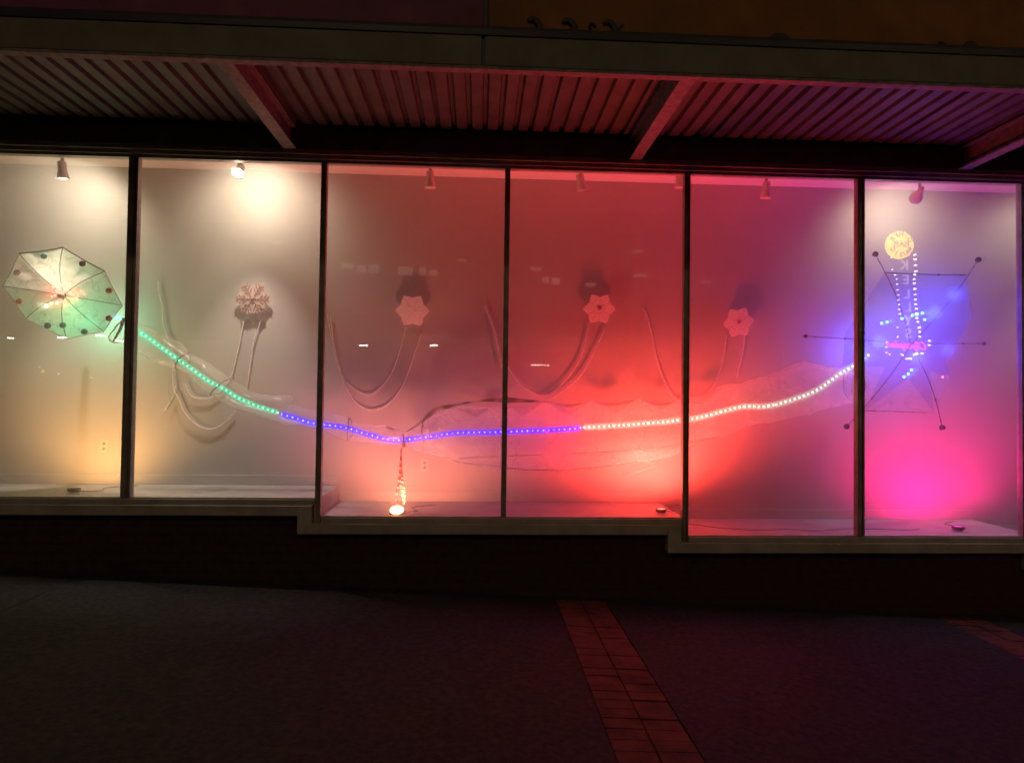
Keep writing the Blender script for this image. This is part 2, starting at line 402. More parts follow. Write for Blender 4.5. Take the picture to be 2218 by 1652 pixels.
for i, x in enumerate(MX):
    sec = 0 if x < STEP[1]-0.1 else 1 if x < STEP[2]-0.1 else 2 if x < STEP[3]-0.1 else 3
    zb = ZS[min(sec, 3)] - (0.0745 if i in (2, 4, 6) else 0.0)
    if i in (2, 4, 6): zb = ZS[sec]-0.0575
    bm = B(); w_ = wid[i]
    if i in (1, 4, 5):                           # joined pair with a groove between
        box(bm, (x-w_/2, -0.028, zb), (x+w_*0.12, 0.035, H-0.0125), 0.003)
        box(bm, (x+w_*0.125, -0.014, zb), (x+w_*0.27, 0.030, H-0.0125), 0.001)
        box(bm, (x+w_*0.275, -0.028, zb), (x+w_/2, 0.035, H-0.0125), 0.003)
    else:
        box(bm, (x-w_/2, -0.028, zb), (x+w_/2, 0.035, H-0.0125), 0.003)
    obj('mullion', bm, MT['alu'], fr)
for i in range(7):
    x0, x1 = MX[i]+wid[i]/2, MX[i+1]-wid[i+1]/2; sec = 0 if i < 2 else 1 if i < 4 else 2 if i < 6 else 3
    bm = B(); v = [bm.verts.new(p) for p in [(x0, 0.01, ZS[sec]), (x1, 0.01, ZS[sec]), (x1, 0.01, H-0.0125), (x0, 0.01, H-0.0125)]]; bm.faces.new(v)
    obj('pane', bm, MT['glass'], fr)

# display room
bm = B(); v = [bm.verts.new(p) for p in [(XL, WB, -0.2), (XR, WB, -0.2), (XR, WB, HC+0.1), (XL, WB, HC+0.1)]]; bm.faces.new(v)
box(bm, (XL-0.1, 0.07, -0.2), (XL-0.002, WB, HC+.1)); box(bm, (XR+0.002, 0.07, -0.2), (XR+0.1, WB, HC+.1))
box(bm, (XL-0.1, WB+0.02, -0.2), (XR+0.1, WB+0.2, HC+0.3))
struct('display_wall', bm, MT['wall'])
bm = B(); box(bm, (XL-0.1, 0.2, HC), (XR+0.1, WB+0.01, HC+0.2)); box(bm, (XL-0.1, 0.062, H+0.05), (XR+.1, 0.199, HC+0.2)); struct('display_ceiling', bm, MT['ceil'])
bm = B()
for i in range(4):
    x0, x1 = max(STEP[i], XL), min(STEP[i+1], XR)
    box(bm, (x0+0.0005, 0.062, ZS[i]-0.4), (x1-0.0005, WB-0.001, ZS[i]-0.006+0.0002*i))
struct('display_floor', bm, MT['floor'])
bm = B()
for i in range(4):
    x0, x1 = max(STEP[i], XL), min(STEP[i+1], XR)
    box(bm, (x0+0.001, WB-0.012, ZS[i]-0.004), (x1-0.001, WB-0.0005, ZS[i]+0.085), 0.002)
struct('baseboard', bm, MT['base'])

# ------------------------------------------------------------------ canopy
can = thing('canopy', 'corrugated metal canopy on sloping steel beams over the shop windows', 'canopy', (0, 0, 3.6))
YF = -1.51; ZB = 3.61
bx1, bxs = -1.5708, 2.8594
bm = B(); pitch = 0.1265; xs = bx1-2*bxs; ys0, ys1 = YF+0.05, -0.022; zd = ZB+0.20; k = 0
prof = [(0, 0), (0.078, 0.0), (0.088, 0.035), (pitch-0.012, 0.035)]
prev = None; x = xs
cols = []
while x < bx1+4*bxs:
    for dx, dz in prof: cols.append((x+dx, zd+dz))
    if k % 6 == 0: cols += [(x+pitch-0.012, zd+0.03), (x+pitch-0.006, zd+0.03), (x+pitch-0.006, zd-0.004), (x+pitch-0.002, zd-0.004)]
    x += pitch; k += 1
pr = None
for (cx, cz) in cols:
    q = (bm.verts.new((cx, ys0, cz)), bm.verts.new((cx, ys1, cz)))
    if pr: bm.faces.new([pr[0], q[0], q[1], pr[1]])
    pr = q
obj('corrugated_deck', bm, MT['deck'], can)
for j in range(-2, 4):                           # I beams: web and two flanges
    x = bx1+j*bxs; bm = B(); y0, y1 = YF+0.062, -0.058
    box(bm, (x-0.05, y0, ZB-0.005), (x+0.05, y1, ZB+0.012), 0.002)
    box(bm, (x-0.006, y0, ZB+0.0125), (x+0.006, y1, ZB+0.165))
    box(bm, (x-0.05, y0, ZB+0.1655), (x+0.05, y1, ZB+0.18), 0.002)
    obj('beam', bm, MT['beam'], can)
bm = B(); box(bm, (-12, YF, ZB-0.008), (12, YF+0.06, ZB+0.012), 0.002); obj('front_flange', bm, MT['beam'], can)
bm = B(); box(bm, (-12, YF+0.075, ZB+0.11), (12, YF+0.20, ZB+0.195)); obj('gutter', bm, MT['gutter'], can)
sx = at(1047, 100, YF).x
bm = B()
for a, b in ((-12, sx-0.012), (sx+0.012, 12)): box(bm, (a, YF-0.004, ZB+0.0125), (b, YF+0.05, ZB+0.195), 0.003)
obj('fascia', bm, MT['fascia'], can)
bm = B(); box(bm, (-12, YF-0.012, ZB+0.1955), (12, YF+0.05, ZB+0.235), 0.003); box(bm, (sx-0.022, YF+0.01, ZB+0.0125), (sx+0.022, YF+0.045, ZB+.194)); obj('cap_strip', bm, MT['black'], can)
bm = B(); box(bm, (-12, YF+0.02, zd+0.045), (12, -0.0205, zd+0.07)); obj('roof', bm, MT['gutter'], can)

sg = thing('signboard', 'ochre signboard with purple lens haze painted on its left part and dark curled lettering standing on the canopy edge', 'sign', (0, YF+0.1, ZB+0.27))
ysb = YF+0.12; zt = ZB+1.25; zb_ = ZB+0.24; sx2 = at(1056, 30, ysb).x
bm = B(); box(bm, (sx2+0.012, ysb, zb_), (12, ysb+0.08, zt), 0.003); obj('ochre_panel', bm, MT['amber'], sg)
bm = B(); box(bm, (-12, ysb, zb_), (sx2-0.012, ysb+0.08, zt), 0.003); obj('haze_tinted_panel', bm, MT['plum'], sg)  # left part, carries the painted lens haze
bm = B(); box(bm, (sx2-0.0115, ysb+0.01, zb_), (sx2+0.0115, ysb+0.07, zt))
box(bm, (sx2-0.02, ysb-0.012, zb_), (sx2+0.0, ysb-0.001, zt)); obj('seam', bm, MT['black'], sg)
def hook(pts, r, label=None):
    P = resample([at(px, py, ysb-0.012) for px, py in pts], step=0.012); n = len(P)
    bm = B(); tube(bm, P, [r*(0.35+0.65*math.sin(math.pi*min(1, (i+0.5)/n*1.05))**0.5) if i < n*0.5 else r for i in range(n)], 10)
    for v in bm.verts: v.co.y = ysb-0.004+(v.co.y-ysb)*0.5
    obj('letter', bm, MT['letter'], sg, True)
for x0, y0 in ((1150, 46), (1226, 49), (1314, 52)):
    hook([(x0-6, y0), (x0+4, y0-5), (x0+14, y0+2), (x0+20, y0+16), (x0+23, y0+45)], 0.021)
hook([(1282, 62), (1276, 56), (1283, 50), (1291, 58)], 0.008)
hook([(1352, 52), (1344, 60), (1341, 78), (1341, 95)], 0.010)
hook([(1632, 118), (1640, 100), (1655, 90)], 0.010)
hook([(1668, 88), (1682, 78), (1700, 82), (1713, 98), (1719, 125)], 0.022)
hook([(2034, 92), (2046, 98), (2051, 112), (2052, 140)], 0.022)
hook([(2088, 108), (2096, 98), (2108, 98), (2118, 112), (2122, 145)], 0.026)

# ------------------------------------------------------------------ track spotlights
def spotlight(px, py_top, py_head, tgt, lit, label, face=None, bulb=False, power=0, hang=None):
    y = 0.24; top = at(px, py_top, y); hd = at(px, py_head, y)
    t = thing('ceiling_spotlight', label, 'spotlight', (top.x, y, HC), 'spotlights along the display ceiling')
    bm = B(); lathe(bm, [(0.045, 0), (0.045, -0.02), (0.02, -0.03), (0.001, -0.03)], (top.x, y, HC-0.001), (0, 0, 1)); obj('ceiling_mount', bm, MT['whitefix'], t, True)
    bm = B(); tube(bm, [(top.x, y, HC-0.025), hd], 0.014, 10); obj('stem', bm, MT['whitefix'], t, True)
    d = (Vector(tgt)-hd).normalized()
    hd_dir = Vector(hang).normalized() if hang else d
    bm = B()
    if bulb: lathe(bm, [(0.001, -0.05), (0.022, -0.045), (0.026, -0.01), (0.03, 0.02), (0.05, 0.05), (0.056, 0.08), (0.05, 0.105), (0.046, 0.11)], hd, hd_dir)
    else: lathe(bm, [(0.001, -0.045), (0.03, -0.045), (0.034, -0.04), (0.034, 0.03), (0.046, 0.085), (0.048, 0.10), (0.044, 0.10), (0.040, 0.085)], hd, hd_dir)
    head = obj('lamp_head', bm, MT['white'], t, True)
    bm = B(); lathe(bm, [(0.0005, 0.089), (0.041, 0.086)], hd, hd_dir)
    obj('lamp_face', bm, MT['e_spot'] if lit else MT['whitefix'], head)
    if lit:
        lamp('SPOT', 'spot_light', hd+d*0.115, power, (1.0, 0.86, 0.64), 0.03, tgt, 150, 0.6, t)
        lamp('SPOT', 'spot_light', hd+d*0.118, power*5.5, (1.0, 0.82, 0.70), 0.03, (hd.x, 0.45, 0.7), 62, 0.9, t)  # second beam added to flood the floor and lift the lower walls
    return t
tw = lambda px, py, y=WB: at(px, py, y)
spotlight(135, 338, 362, tw(165, 490), True, 'white ceiling spotlight lighting the wall above the cobweb umbrella', power=23, hang=(0.05, 0.1, -1))
spotlight(520, 340, 366, tw(565, 480), True, 'brightly glaring ceiling spotlight near the top of the second window', power=27, hang=(0.12, -0.75, -0.7))
spotlight(932, 350, 382, at(932, 700, 0.45), False, 'unlit ceiling spotlight pointing down above the solid snowflake')
spotlight(1257, 362, 388, at(1275, 480, 0.35), False, 'unlit ceiling spotlight tipped to the right in the red lit window')
spotlight(1472, 370, 382, at(1472, 640, 0.4), False, 'unlit ceiling spotlight half behind the mullion at the right of the red window')
spotlight(1660, 375, 405, at(1652, 520, 0.3), False, 'unlit ceiling spotlight in the pink lit window, pointing down')
spotlight(1992, 395, 415, tw(1930, 520), True, 'bulb shaped ceiling spotlight above the blue wheel', bulb=True, power=15)
spotlight(2330, 405, 425, tw(2220, 560), True, 'ceiling spotlight just past the rightmost mullion', power=7)

# ------------------------------------------------------------------ floor uplights
def uplight(px, py, y, tgt, col, power, m, label, cone=120, r=0.05, blend=0.8, tilt=None):
    p = at(px, py, y); z = [ZS[k] for k in range(4) if p.x >= STEP[k]][-1]
    p = Vector((p.x, y, z-0.006)); d = (Vector(tgt)-p).normalized()
    t = thing('floor_uplight', label, 'uplight', p, 'coloured uplights on the display floor')
    ax = (Vector((0, 0, 1))+d*0.35+Vector((0, -0.10, 0))).normalized() if tilt is None else Vector(tilt).normalized()
    bm = B(); lathe(bm, [(0.001, 0.0), (r*0.9, 0.0), (r*1.1, 0.012), (r*1.1, 0.03), (r, 0.034), (r*.95, 0.03)], p+Vector((0, 0, 0.010)), ax); hs = obj('housing', bm, MT['black'], t, True)
    bm = B(); lathe(bm, [(0.0005, 0.031), (r*0.93, 0.029)], p+Vector((0, 0, 0.010)), ax); obj('lens', bm, m, hs)
    lamp('SPOT', 'uplight_beam', p+ax*0.05+Vector((0, 0, 0.01)), power, col, 0.11, tgt, cone, blend, t)
    P = resample([p+Vector((0.04, 0.03, 0.012)), p+Vector((0.16, 0.12, 0.006)), p+Vector((0.10, 0.30, 0.006)), p+Vector((0.3, 0.45 if y < 0.3 else 0.3, 0.006))], step=0.03)
    bm = B(); tube(bm, P, 0.0028, 6); obj('cable', bm, MT['wire'], t)
uplight(160, 1074, 0.22, tw(228, 860), (1.0, 0.52, 0.17), 60, MT['e_amber'], 'amber uplight on the floor at the left window', 150, 0.045)
uplight(860, 1111, 0.13, tw(905, 900), (1.0, 0.26, 0.15), 120, MT['e_peach'], 'glaring orange uplight on the floor below the red ribbon', 160, 0.06, tilt=(0, -0.55, 1))
uplight(1432, 1116, 0.20, tw(1370, 700), (1.0, 0.05, 0.034), 420, MT['e_redup'], 'red uplight on the floor beside the right mullion of the red window', 165, 0.042)
uplight(2075, 1152, 0.22, tw(1985, 900), (1.0, 0.012, 0.24), 120, MT['e_mag'], 'magenta uplight on the floor under the blue wheel', 165, 0.045)

# ------------------------------------------------------------------ LED strings
def led_string(segs, name, m, label, y=0.43, step=0.045, rad=0.0075, halo_tube=0.02, glow=None):
    P = resample([at(px, py, y) for px, py in segs], step=step)
    t = thing(name, label, 'led string', P[0])
    bm = B(); tube(bm, P, 0.0035, 6); obj('cord', bm, MT['wire'], t)
    if halo_tube:
        bm = B(); tube(bm, P, halo_tube, 12, cap=False, jit=0.06); obj('halo_tube', bm, glow or MT['halo_tube'], t, True)  # glowing tube added around the bulbs to paint their halo
    first = None
    for i, p in enumerate(P[:100]):
        if first is None:
            bm = B(); bmesh.ops.create_icosphere(bm, subdivisions=2, radius=rad)
            first = obj('bulb', bm, m, t, True); o = first
        else:
            o = first.copy(); COL.objects.link(o); o.parent = t
        o.matrix_parent_inverse = Matrix.Identity(4); o.location = p-P[0]+Vector((0, -0.005, 0))
        k = random.uniform(0.75, 1.15); o.scale = (k, k, k)
    return P
g_pts = [z4(930, 850), z4(1005, 900), z4(1065, 945), z4(1130, 992), z4(1195, 1038), z4(1260, 1083), z4(1325, 1128), z4(1385, 1175), z4(1455, 1215), z4(1525, 1250), z4(1590, 1293), z4(1660, 1328), z4(1730, 1357), z8(1250, 550), z8(1325, 573)]
b_pts = [z8(1355, 585), z8(1475, 620), z8(1550, 642), z8(1665, 658), z8(1740, 668), z8(1815, 683), z8(1890, 708), z8(1965, 728), z8(2035, 748), z8(2110, 760), z8(2190, 757), z9(100, 690), z9(185, 680), z9(275, 665), z9(360, 655), z9(490, 650), z9(620, 648), z9(795, 643), z9(1010, 635), z9(1270, 622), z9(1320, 615)]
w_pts = [z9(1350, 610), z9(1440, 608), z9(1560, 600), z9(1700, 592), z9(1780, 583), z9(1950, 572), z9(2080, 555), z6(1330, 1165), z6(1430, 1145), z6(1540, 1115), z6(1640, 1090), z6(1715, 1078), z6(1820, 1080), z6(1890, 1070), z7(105, 1347), z7(205, 1317), z7(310, 1283), z7(405, 1240), z7(490, 1180), z7(550, 1135), z7(645, 1078), z7(740, 1010)]
led_string(g_pts, 'led_string', MT['e_green'], 'green led string running down inside the plastic tube from the cobweb umbrella', glow=glow_mat('halo_green', (0.0, 1.0, 0.42), 1.5, 0.72), halo_tube=0.022)
led_string(b_pts, 'led_string', MT['e_blue'], 'blue led string crossing the pinched middle of the plastic tube', step=0.048, glow=glow_mat('halo_blue', (0.015, 0.004, 1.0), 4.0, 0.50), halo_tube=0.024)
led_string(w_pts, 'led_string', MT['e_white'], 'white led string rising to the right toward the blue wheel', step=0.0455, glow=glow_mat('halo_white', (0.85, 1.0, 0.7), 1.6, 0.85), halo_tube=0.027)

# ------------------------------------------------------------------ plastic film tunnel
tun = thing('film_tunnel', 'clear plastic film tunnel on wire hoops strung across the windows', 'sculpture', (0, 0.35, 1.3))
def film(top, bot, name, y=0.43, dep=0.14, n=60, amp=0.02, scallops=None, hoopsat=(), m=None, ribs=16):
    T = resample([at(px, py, y) for px, py in top], n=n); Bt = resample([at(px, py, y) for px, py in bot], n=n)
    bm = B(); rings = []
    for i in range(n):
        c = (T[i]+Bt[i])/2; v = (T[i]-Bt[i])/2; r = v.length; ring = []
        dp = min(dep, r*1.05+0.02)
        for k in range(ribs):
            a = 2*math.pi*k/ribs
            p = c+v*math.cos(a)+Vector((0, dp*math.sin(a), 0))
            q = noise.noise_vector(p*5.5)*amp+noise.noise_vector(p*17)*amp*0.4
            if k in (0,): q *= 0.25
            p += Vector((q.x, q.y, q.z)); p.y = min(p.y, WB-0.022); ring.append(bm.verts.new(p))
        rings.append(ring)
    for A, C in zip(rings, rings[1:]):
        for k in range(ribs): bm.faces.new([A[k], A[(k+1) % ribs], C[(k+1) % ribs], C[k]])
    hoopP = []
    for i in hoopsat: hoopP.append([v.co.copy() for v in rings[i]]+[rings[i][0].co.copy()])
    edge = [r[0].co.copy() for r in rings]; edge2 = [r[ribs//2].co.copy() for r in rings]
    obj(name, bm, m or MT['film'], tun, True)
    for hp in hoopP:
        bm = B(); tube(bm, hp, 0.006, 6); obj('hoop', bm, MT['wire2'], tun, True)
    return edge, edge2
MT['wire2'] = mat('wire_grey', (0.32, 0.27, 0.26), 0.5, metal=0.2)
MT['edge'] = mat('film_hem', (0.50, 0.45, 0.44), 0.5, nscale=20, namt=0.3)
topL = [(266, 690), z4(960, 805), z4(1090, 860), z4(1200, 930), z4(1320, 1030), z4(1380, 1050), z4(1480, 1120), z4(1580, 1190), z4(1700, 1262), z4(1780, 1285), z8(1430, 470), z5(0, 1160), z5(270, 1222), z5(430, 1250), z5(590, 1320), z5(720, 1322), z5(860, 1362)]
botL = [(238, 740), z4(860, 935), z4(960, 1010), z4(1080, 1080), z4(1200, 1122), z4(1290, 1140), z4(1330, 1205), z4(1400, 1265), z4(1500, 1330), z4(1600, 1375), z8(1200, 590), z8(1400, 655), z5(130, 1320), z5(350, 1390), z5(560, 1430), z5(700, 1450), z5(860, 1440)]
e1, e2 = film(topL, botL, 'left_film', hoopsat=(1, 16, 26, 57), n=70, amp=0.025)
for e in (e1, e2):
    bm = B(); tube(bm, e, 0.0026, 5, jit=0.3); obj('edge_wire', bm, MT['edge'], tun)
topR = [z5(880, 1362), z5(960, 1310), z5(1030, 1258), z5(1080, 1205), z5(1190, 1180), z9(500, 440), z9(640, 450), z9(800, 455), z9(900, 455), z9(1050, 412), z9(1200, 452), z9(1300, 440), z9(1400, 405), z9(1480, 440), z9(1600, 445), z9(1700, 420), z9(1770, 388), z9(1860, 430), z9(1950, 450), z9(2060, 410), z9(2160, 378), z6(1400, 1010), z6(1530, 940), z6(1700, 912), z6(1920, 842), z7(200, 1080), z7(320, 1052), z7(430, 1080), z7(540, 1120), z7(660, 1100)]
botR = [z5(880, 1440), z9(30, 780), z9(120, 800), z9(250, 850), z9(350, 885), z9(520, 910), z9(700, 935), z9(900, 945), z9(1100, 945), z9(1300, 940), z9(1500, 920), z9(1700, 890), z9(1900, 860), z9(2050, 830), z6(1400, 1300), z6(1600, 1270), z7(0, 1480), z7(160, 1450), z7(400, 1392), z7(560, 1350), z7(680, 1320)]
MT['film_dense'] = film_mat('plastic_film_dense', (0.84, 0.80, 0.78), 0.78, 0.03, sscale=4)
e3, e4 = film(topR, botR, 'right_film', m=MT['film_dense'], y=0.52, hoopsat=(5, 118), n=120, dep=0.2, amp=0.028)
for e in (e3, e4):
    bm = B(); tube(bm, e, 0.0026, 5, jit=0.3); obj('edge_wire', bm, MT['edge'], tun)
# dark band along the upper rim and zigzag lacing below it
def ribbon(cent, wid, y, name, m, par, thick=0.004):
    P = resample([(*q, 0) for q in cent], n=60); Wd = resample([(i, w_, 0) for i, w_ in enumerate(wid)], n=60)
    bm = B(); a = []
    for i, p in enumerate(P):
        d = P[min(i+1, 59)]-P[max(i-1, 0)]; nn = Vector((-d.y, d.x, 0)).normalized()
        h = Wd[i].y/2; u = at((p+nn*h).x, (p+nn*h).y, y+0.01*math.sin(i*0.9)); l = at((p-nn*h).x, (p-nn*h).y, y)
        a.append([bm.verts.new(q) for q in (u, l, l+Vector((0, thick, 0)), u+Vector((0, thick, 0)))])
    for A, C in zip(a, a[1:]):
        for k in range(4): bm.faces.new([A[k], A[(k+1) % 4], C[(k+1) % 4], C[k]])
    bm.faces.new(a[0]); bm.faces.new(a[-1][::-1])
    bmesh.ops.recalc_face_normals(bm, faces=bm.faces[:])
    return obj(name, bm, m, par)
MT['rim'] = mat('rim_dark', (0.34, 0.26, 0.29), 0.8, nscale=14, namt=0.3)
ribbon([z5(650, 1322), z5(720, 1325), z5(790, 1345), z5(870, 1362), z5(960, 1310), z5(1040, 1245), z5(1100, 1200), z5(1190, 1178), z9(400, 428), z9(560, 405), z9(700, 400), z9(880, 405), z9(1050, 415)], [1, 5, 4, 1.5, 5, 12, 9, 2, 7, 10, 12, 9, 2], 0.44, 'rim_band', MT['rim'], tun)
for V in ([z9(340, 460), z9(430, 500), z9(520, 532), z9(640, 455)], [z9(800, 465), z9(880, 520), z9(1030, 425)], [z9(1100, 430), z9(1240, 520), z9(1385, 415)], [z9(1460, 430), z9(1600, 500), z9(1765, 392)], [z9(1775, 392), z9(1930, 482), z9(2060, 410)]):
    bm = B(); P = [at(px, py, 0.62) for px, py in V]; tube(bm, P, 0.0045, 6); obj('lacing', bm, MT['wire2'], tun)
for V in ([z5(1030, 1290), z5(1045, 1360), z5(1050, 1440), z5(1130, 1520), z5(1230, 1575), z5(1380, 1600), z5(1560, 1615), z9(900, 940), z9(1200, 940), z9(1500, 915), z9(1750, 882), z9(1890, 882), z9(1900, 900), z9(1780, 950), z9(1650, 975)],
          [z5(860, 1475), z5(950, 1495), z5(1080, 1540), z5(1180, 1560)], [z9(1130, 820), z9(1300, 812), z9(1560, 800), z9(1850, 775), z9(2090, 745), z6(1600, 1265)],
          [z9(380, 850), z9(700, 835), z9(1020, 822)], [z9(120, 730), z9(160, 740), z9(340, 870)]):
    bm = B(); P = resample([at(px, py, 0.31) for px, py in V], step=0.03); tube(bm, P, [0.0038*(0.6+0.7*abs(noise.noise(p*6))) for p in P], 6, jit=.2); obj('crease_wire', bm, MT['wire2'], tun)
# dense triangles added along the right film's top to cast the scalloped shadow
MT['shadow_flap'] = film_mat('shadow_flap_film', (0.55, 0.48, 0.47), 0.30, 0.05, sscale=6)
for V in ([z9(340, 458), z9(520, 530), z9(640, 455)], [z9(800, 463), z9(880, 518), z9(1030, 425)], [z9(1060, 418), z9(1240, 518), z9(1385, 413)], [z9(1400, 410), z9(1600, 498), z9(1765, 392)], [z9(1775, 392), z9(1930, 480), z9(2060, 410)], [z6(1210, 1060), z6(1420, 1060), z6(1540, 950)]):
    bm = B(); A, Bp, Cp = [at(px, py, 0.68) for px, py in V]; top = []
    nn = 14; up = [A.lerp(Cp, k/nn)+Vector((0, 0.012*math.sin(k*1.3), -0.02*math.sin(math.pi*k/nn))) for k in range(nn+1)]
    lo = [(A.lerp(Bp, 2*k/nn) if k <= nn/2 else Bp.lerp(Cp, 2*k/nn-1))+Vector((0, -0.01, 0)) for k in range(nn+1)]
    U = [bm.verts.new(p) for p in up]; W_ = [bm.verts.new(p) for p in lo]
    for k in range(nn): bm.faces.new([U[k], U[k+1], W_[k+1], W_[k]])
    U2 = [bm.verts.new(p+Vector((0, 0.004, 0))) for p in up]; W2 = [bm.verts.new(p+Vector((0, 0.004, 0))) for p in lo]
    for k in range(nn): bm.faces.new([U2[k], W2[k], W2[k+1], U2[k+1]])
    obj('shadow_flap', bm, MT['shadow_flap'], tun)
ups = [z9(1050, 412), z9(1400, 405), z9(1770, 388), z9(2160, 378)]
for px, py, r in ((z6(370, 1240)[0], z6(370, 1240)[1], 0.027), (z6(685, 1222)[0], z6(685, 1222)[1], 0.027), (z6(990, 1207)[0], z6(990, 1207)[1], 0.036), (z5(1040, 1392)[0], z5(1040, 1392)[1], 0.022)):
    p = at(px, py, 0.39); bm = B(); ball(bm, p, r*0.8, 20)
    tag(obj('glass_ornament', bm, MT['ballglass'] if 'ballglass' in MT else MT['halo_tube'], None, True), 'small round ornament hanging on the led string', 'ornament', 'small round ornaments on the led strings')

# ------------------------------------------------------------------ ribbon hanging to the floor
zr = lambda x, y: (x/5.816+798.5, y/5.816+887.2)
rb = thing('hanging_ribbon', 'red and dark foil ribbon hanging from the pinched tunnel to the floor', 'ribbon', at(*zr(430, 290), 0.24))
ribbon([zr(435, 300), zr(440, 380), zr(445, 480)], [2, 8, 9], 0.235, 'knot', MT['rim'], rb)
ribbon([zr(410, 485), zr(408, 600), zr(405, 700), zr(400, 790), zr(385, 900), zr(365, 1000), zr(335, 1140), zr(325, 1200)], [2.5, 4.5, 7, 7, 5, 5, 3.5, 3], 0.23, 'ribbon_strand', MT['ribbonred'], rb)
ribbon([zr(420, 760), zr(425, 850), zr(425, 950), zr(435, 1050), zr(440, 1150), zr(440, 1200)], [3, 10, 10, 10, 8, 5], 0.24, 'ribbon_strand', MT['ribbondark'], rb)

# ------------------------------------------------------------------ cobweb umbrella, left
um = thing('cobweb_umbrella', 'pale eight sided cobweb umbrella with coloured dots and red lights at its hub', 'umbrella', at(140, 642, 0.45))
zu = lambda x, y: (x/6.206, y/6.206+496.9)
vx = [(137, 536), (228, 588), (266, 662), (226, 718), (146, 735), (56, 691), (6, 620), (42, 549)]
hub = at(*zu(865, 890), 0.42); rim = [at(px, py, 0.24) for px, py in vx]
bm = B(); NS = 14; ND = 10
def skin_pt(i, s, t):                             # i sector, s along rim 0..1, t hub->rim
    p = rim[i].lerp(rim[(i+1) % 8], s); mid = hub.lerp(p, t)
    bow = -0.05*math.sin(math.pi*s)*t*t           # rim edge draws in between ribs
    mid = mid.lerp(hub, -bow*-1) if False else mid + (hub-p).normalized()*(0.006*math.sin(math.pi*s)*t*t)
    mid.y -= 0.05*math.sin(math.pi*t)
    q = noise.noise(mid*16)*0.010*math.sin(math.pi*s); mid.y += q; return mid
grid = {}
for i in range(8):
    for j in range(ND+1):
        for k in range(NS+1):
            grid[i, j, k] = bm.verts.new(skin_pt(i, k/NS, max(0.02, j/ND)))
for i in range(8):
    for j in range(ND):
        for k in range(NS): bm.faces.new([grid[i, j, k], grid[i, j, k+1], grid[i, j+1, k+1], grid[i, j+1, k]])
bmesh.ops.remove_doubles(bm, verts=bm.verts[:], dist=0.0005)
obj('web_skin', bm, MT['web'], um, True)
for i in range(8):
    P = [skin_pt(i, 0, t/10)+Vector((0, -0.006, 0)) for t in range(11)]
    bm = B(); tube(bm, P, 0.0032, 6); obj('rib', bm, MT['ribwire'], um)
for i in (7, 0):
    bm = B(); tube(bm, [skin_pt(i, s/10, 1)+Vector((0, -0.004, 0)) for s in range(11)], 0.006, 6); obj('rim_wire', bm, MT['wire'], um)
for i in (1, 2, 3, 4, 5, 6):
    bm = B(); tube(bm, [skin_pt(i, s/10, 1)+Vector((0, -0.003, 0)) for s in range(11)], 0.003, 6); obj('rim_wire', bm, MT['edge'], um)
dots = {'teal': (0.05, 0.30, 0.27), 'plum': (0.06, 0.02, 0.06), 'red': (0.75, 0.04, 0.04), 'orange': (0.85, 0.26, 0.02), 'dark': (0.012, 0.016, 0.012)}
for n_, c in dots.items(): MT['dot_'+n_] = mat('dot_'+n_, c, 0.5)
for x, y, c in [(590, 360, 'teal'), (1108, 460, 'plum'), (228, 582, 'red'), (1465, 822, 'orange'), (255, 970, 'orange'), (1465, 1195, 'red'), (640, 1293, 'dark'), (843, 1288, 'teal'), (1135, 1375, 'teal')]:
    p = at(*zu(x, y), 0.22); bm = B(); ball(bm, p, 0.029, 18, (1, 0.28, 0.88))
    obj('dot', bm, MT['dot_'+c], um, True)
for x, y in [(720, 775), (830, 735), (880, 778), (765, 820), (800, 802), (800, 850), (842, 857), (740, 885), (822, 765), (852, 980), (1080, 830), (1020, 925), (945, 850), (1150, 872), (860, 760), (780, 845), (700, 900), (835, 960)]:
    p = at(*zu(x, y), 0.30+random.uniform(-.03, .03)); bm = B(); ball(bm, p, random.uniform(0.008, 0.016), 10); obj('hub_light', bm, MT['e_red'], um, True)
for x, y, mm in [(685, 995, 'e_warm'), (768, 988, 'e_warm'), (620, 1022, 'e_white'), (1612, 1190, 'e_cyan')]:
    p = at(*zu(x, y), 0.28); bm = B(); ball(bm, p, 0.011, 10); obj('hub_light', bm, MT[mm], um, True)
lamp('POINT', 'green_glow_lamp', at(215, 700, 0.55), 5.0, (0.1, 1.0, 0.55), 0.02, parent=um)
bm = B(); tube(bm, [hub+Vector((0, -0.05, 0)), hub+Vector((0, 0.2, 0))], [0.03, 0.018], 12); obj('hub', bm, MT['wire'], um, True)
ribbon([(268, 688), (263, 706), (254, 724), (243, 742)], [6, 7, 6, 3], 0.20, 'collar', MT['rim'], tun)

# ------------------------------------------------------------------ blue wheel, right
bw = thing('blue_wheel', 'large blue lit web wheel on thin crossed rods tipped with dark balls', 'sculpture', at(1975, 745, 0.40))
c0 = at(*z7(1030, 940), 0.50)
tips = [z7(790, 332), z7(1482, 370), z7(1520, 933), z7(1240, 1497), z7(597, 1490), z7(320, 883)]
T3 = [at(px, py, 0.26) for px, py in tips]
for i, p in enumerate(T3):
    bm = B(); d = p-c0; P = [c0.lerp(p, t/12)+Vector((0, -0.06*math.sin(math.pi*t/12), 0)) for t in range(13)]
    tube(bm, P, 0.0038, 8); ball(bm, P[8], 0.010, 8); ball(bm, P[11], 0.009, 8)
    rod = obj('rod', bm, MT['rod'], bw, True)
    bm = B(); ball(bm, p, 0.026 if i not in (2, 5) else 0.018, 18); obj('ball', bm, MT['ball'], rod, True)
midp = {}
outline = [z7(850, 455), z7(1400, 472), z7(1435, 760), z7(1300, 1180), z7(1180, 1390), z7(720, 1385), z7(570, 1080), z7(590, 860)]
O3 = [at(px, py, 0.34) for px, py in outline]
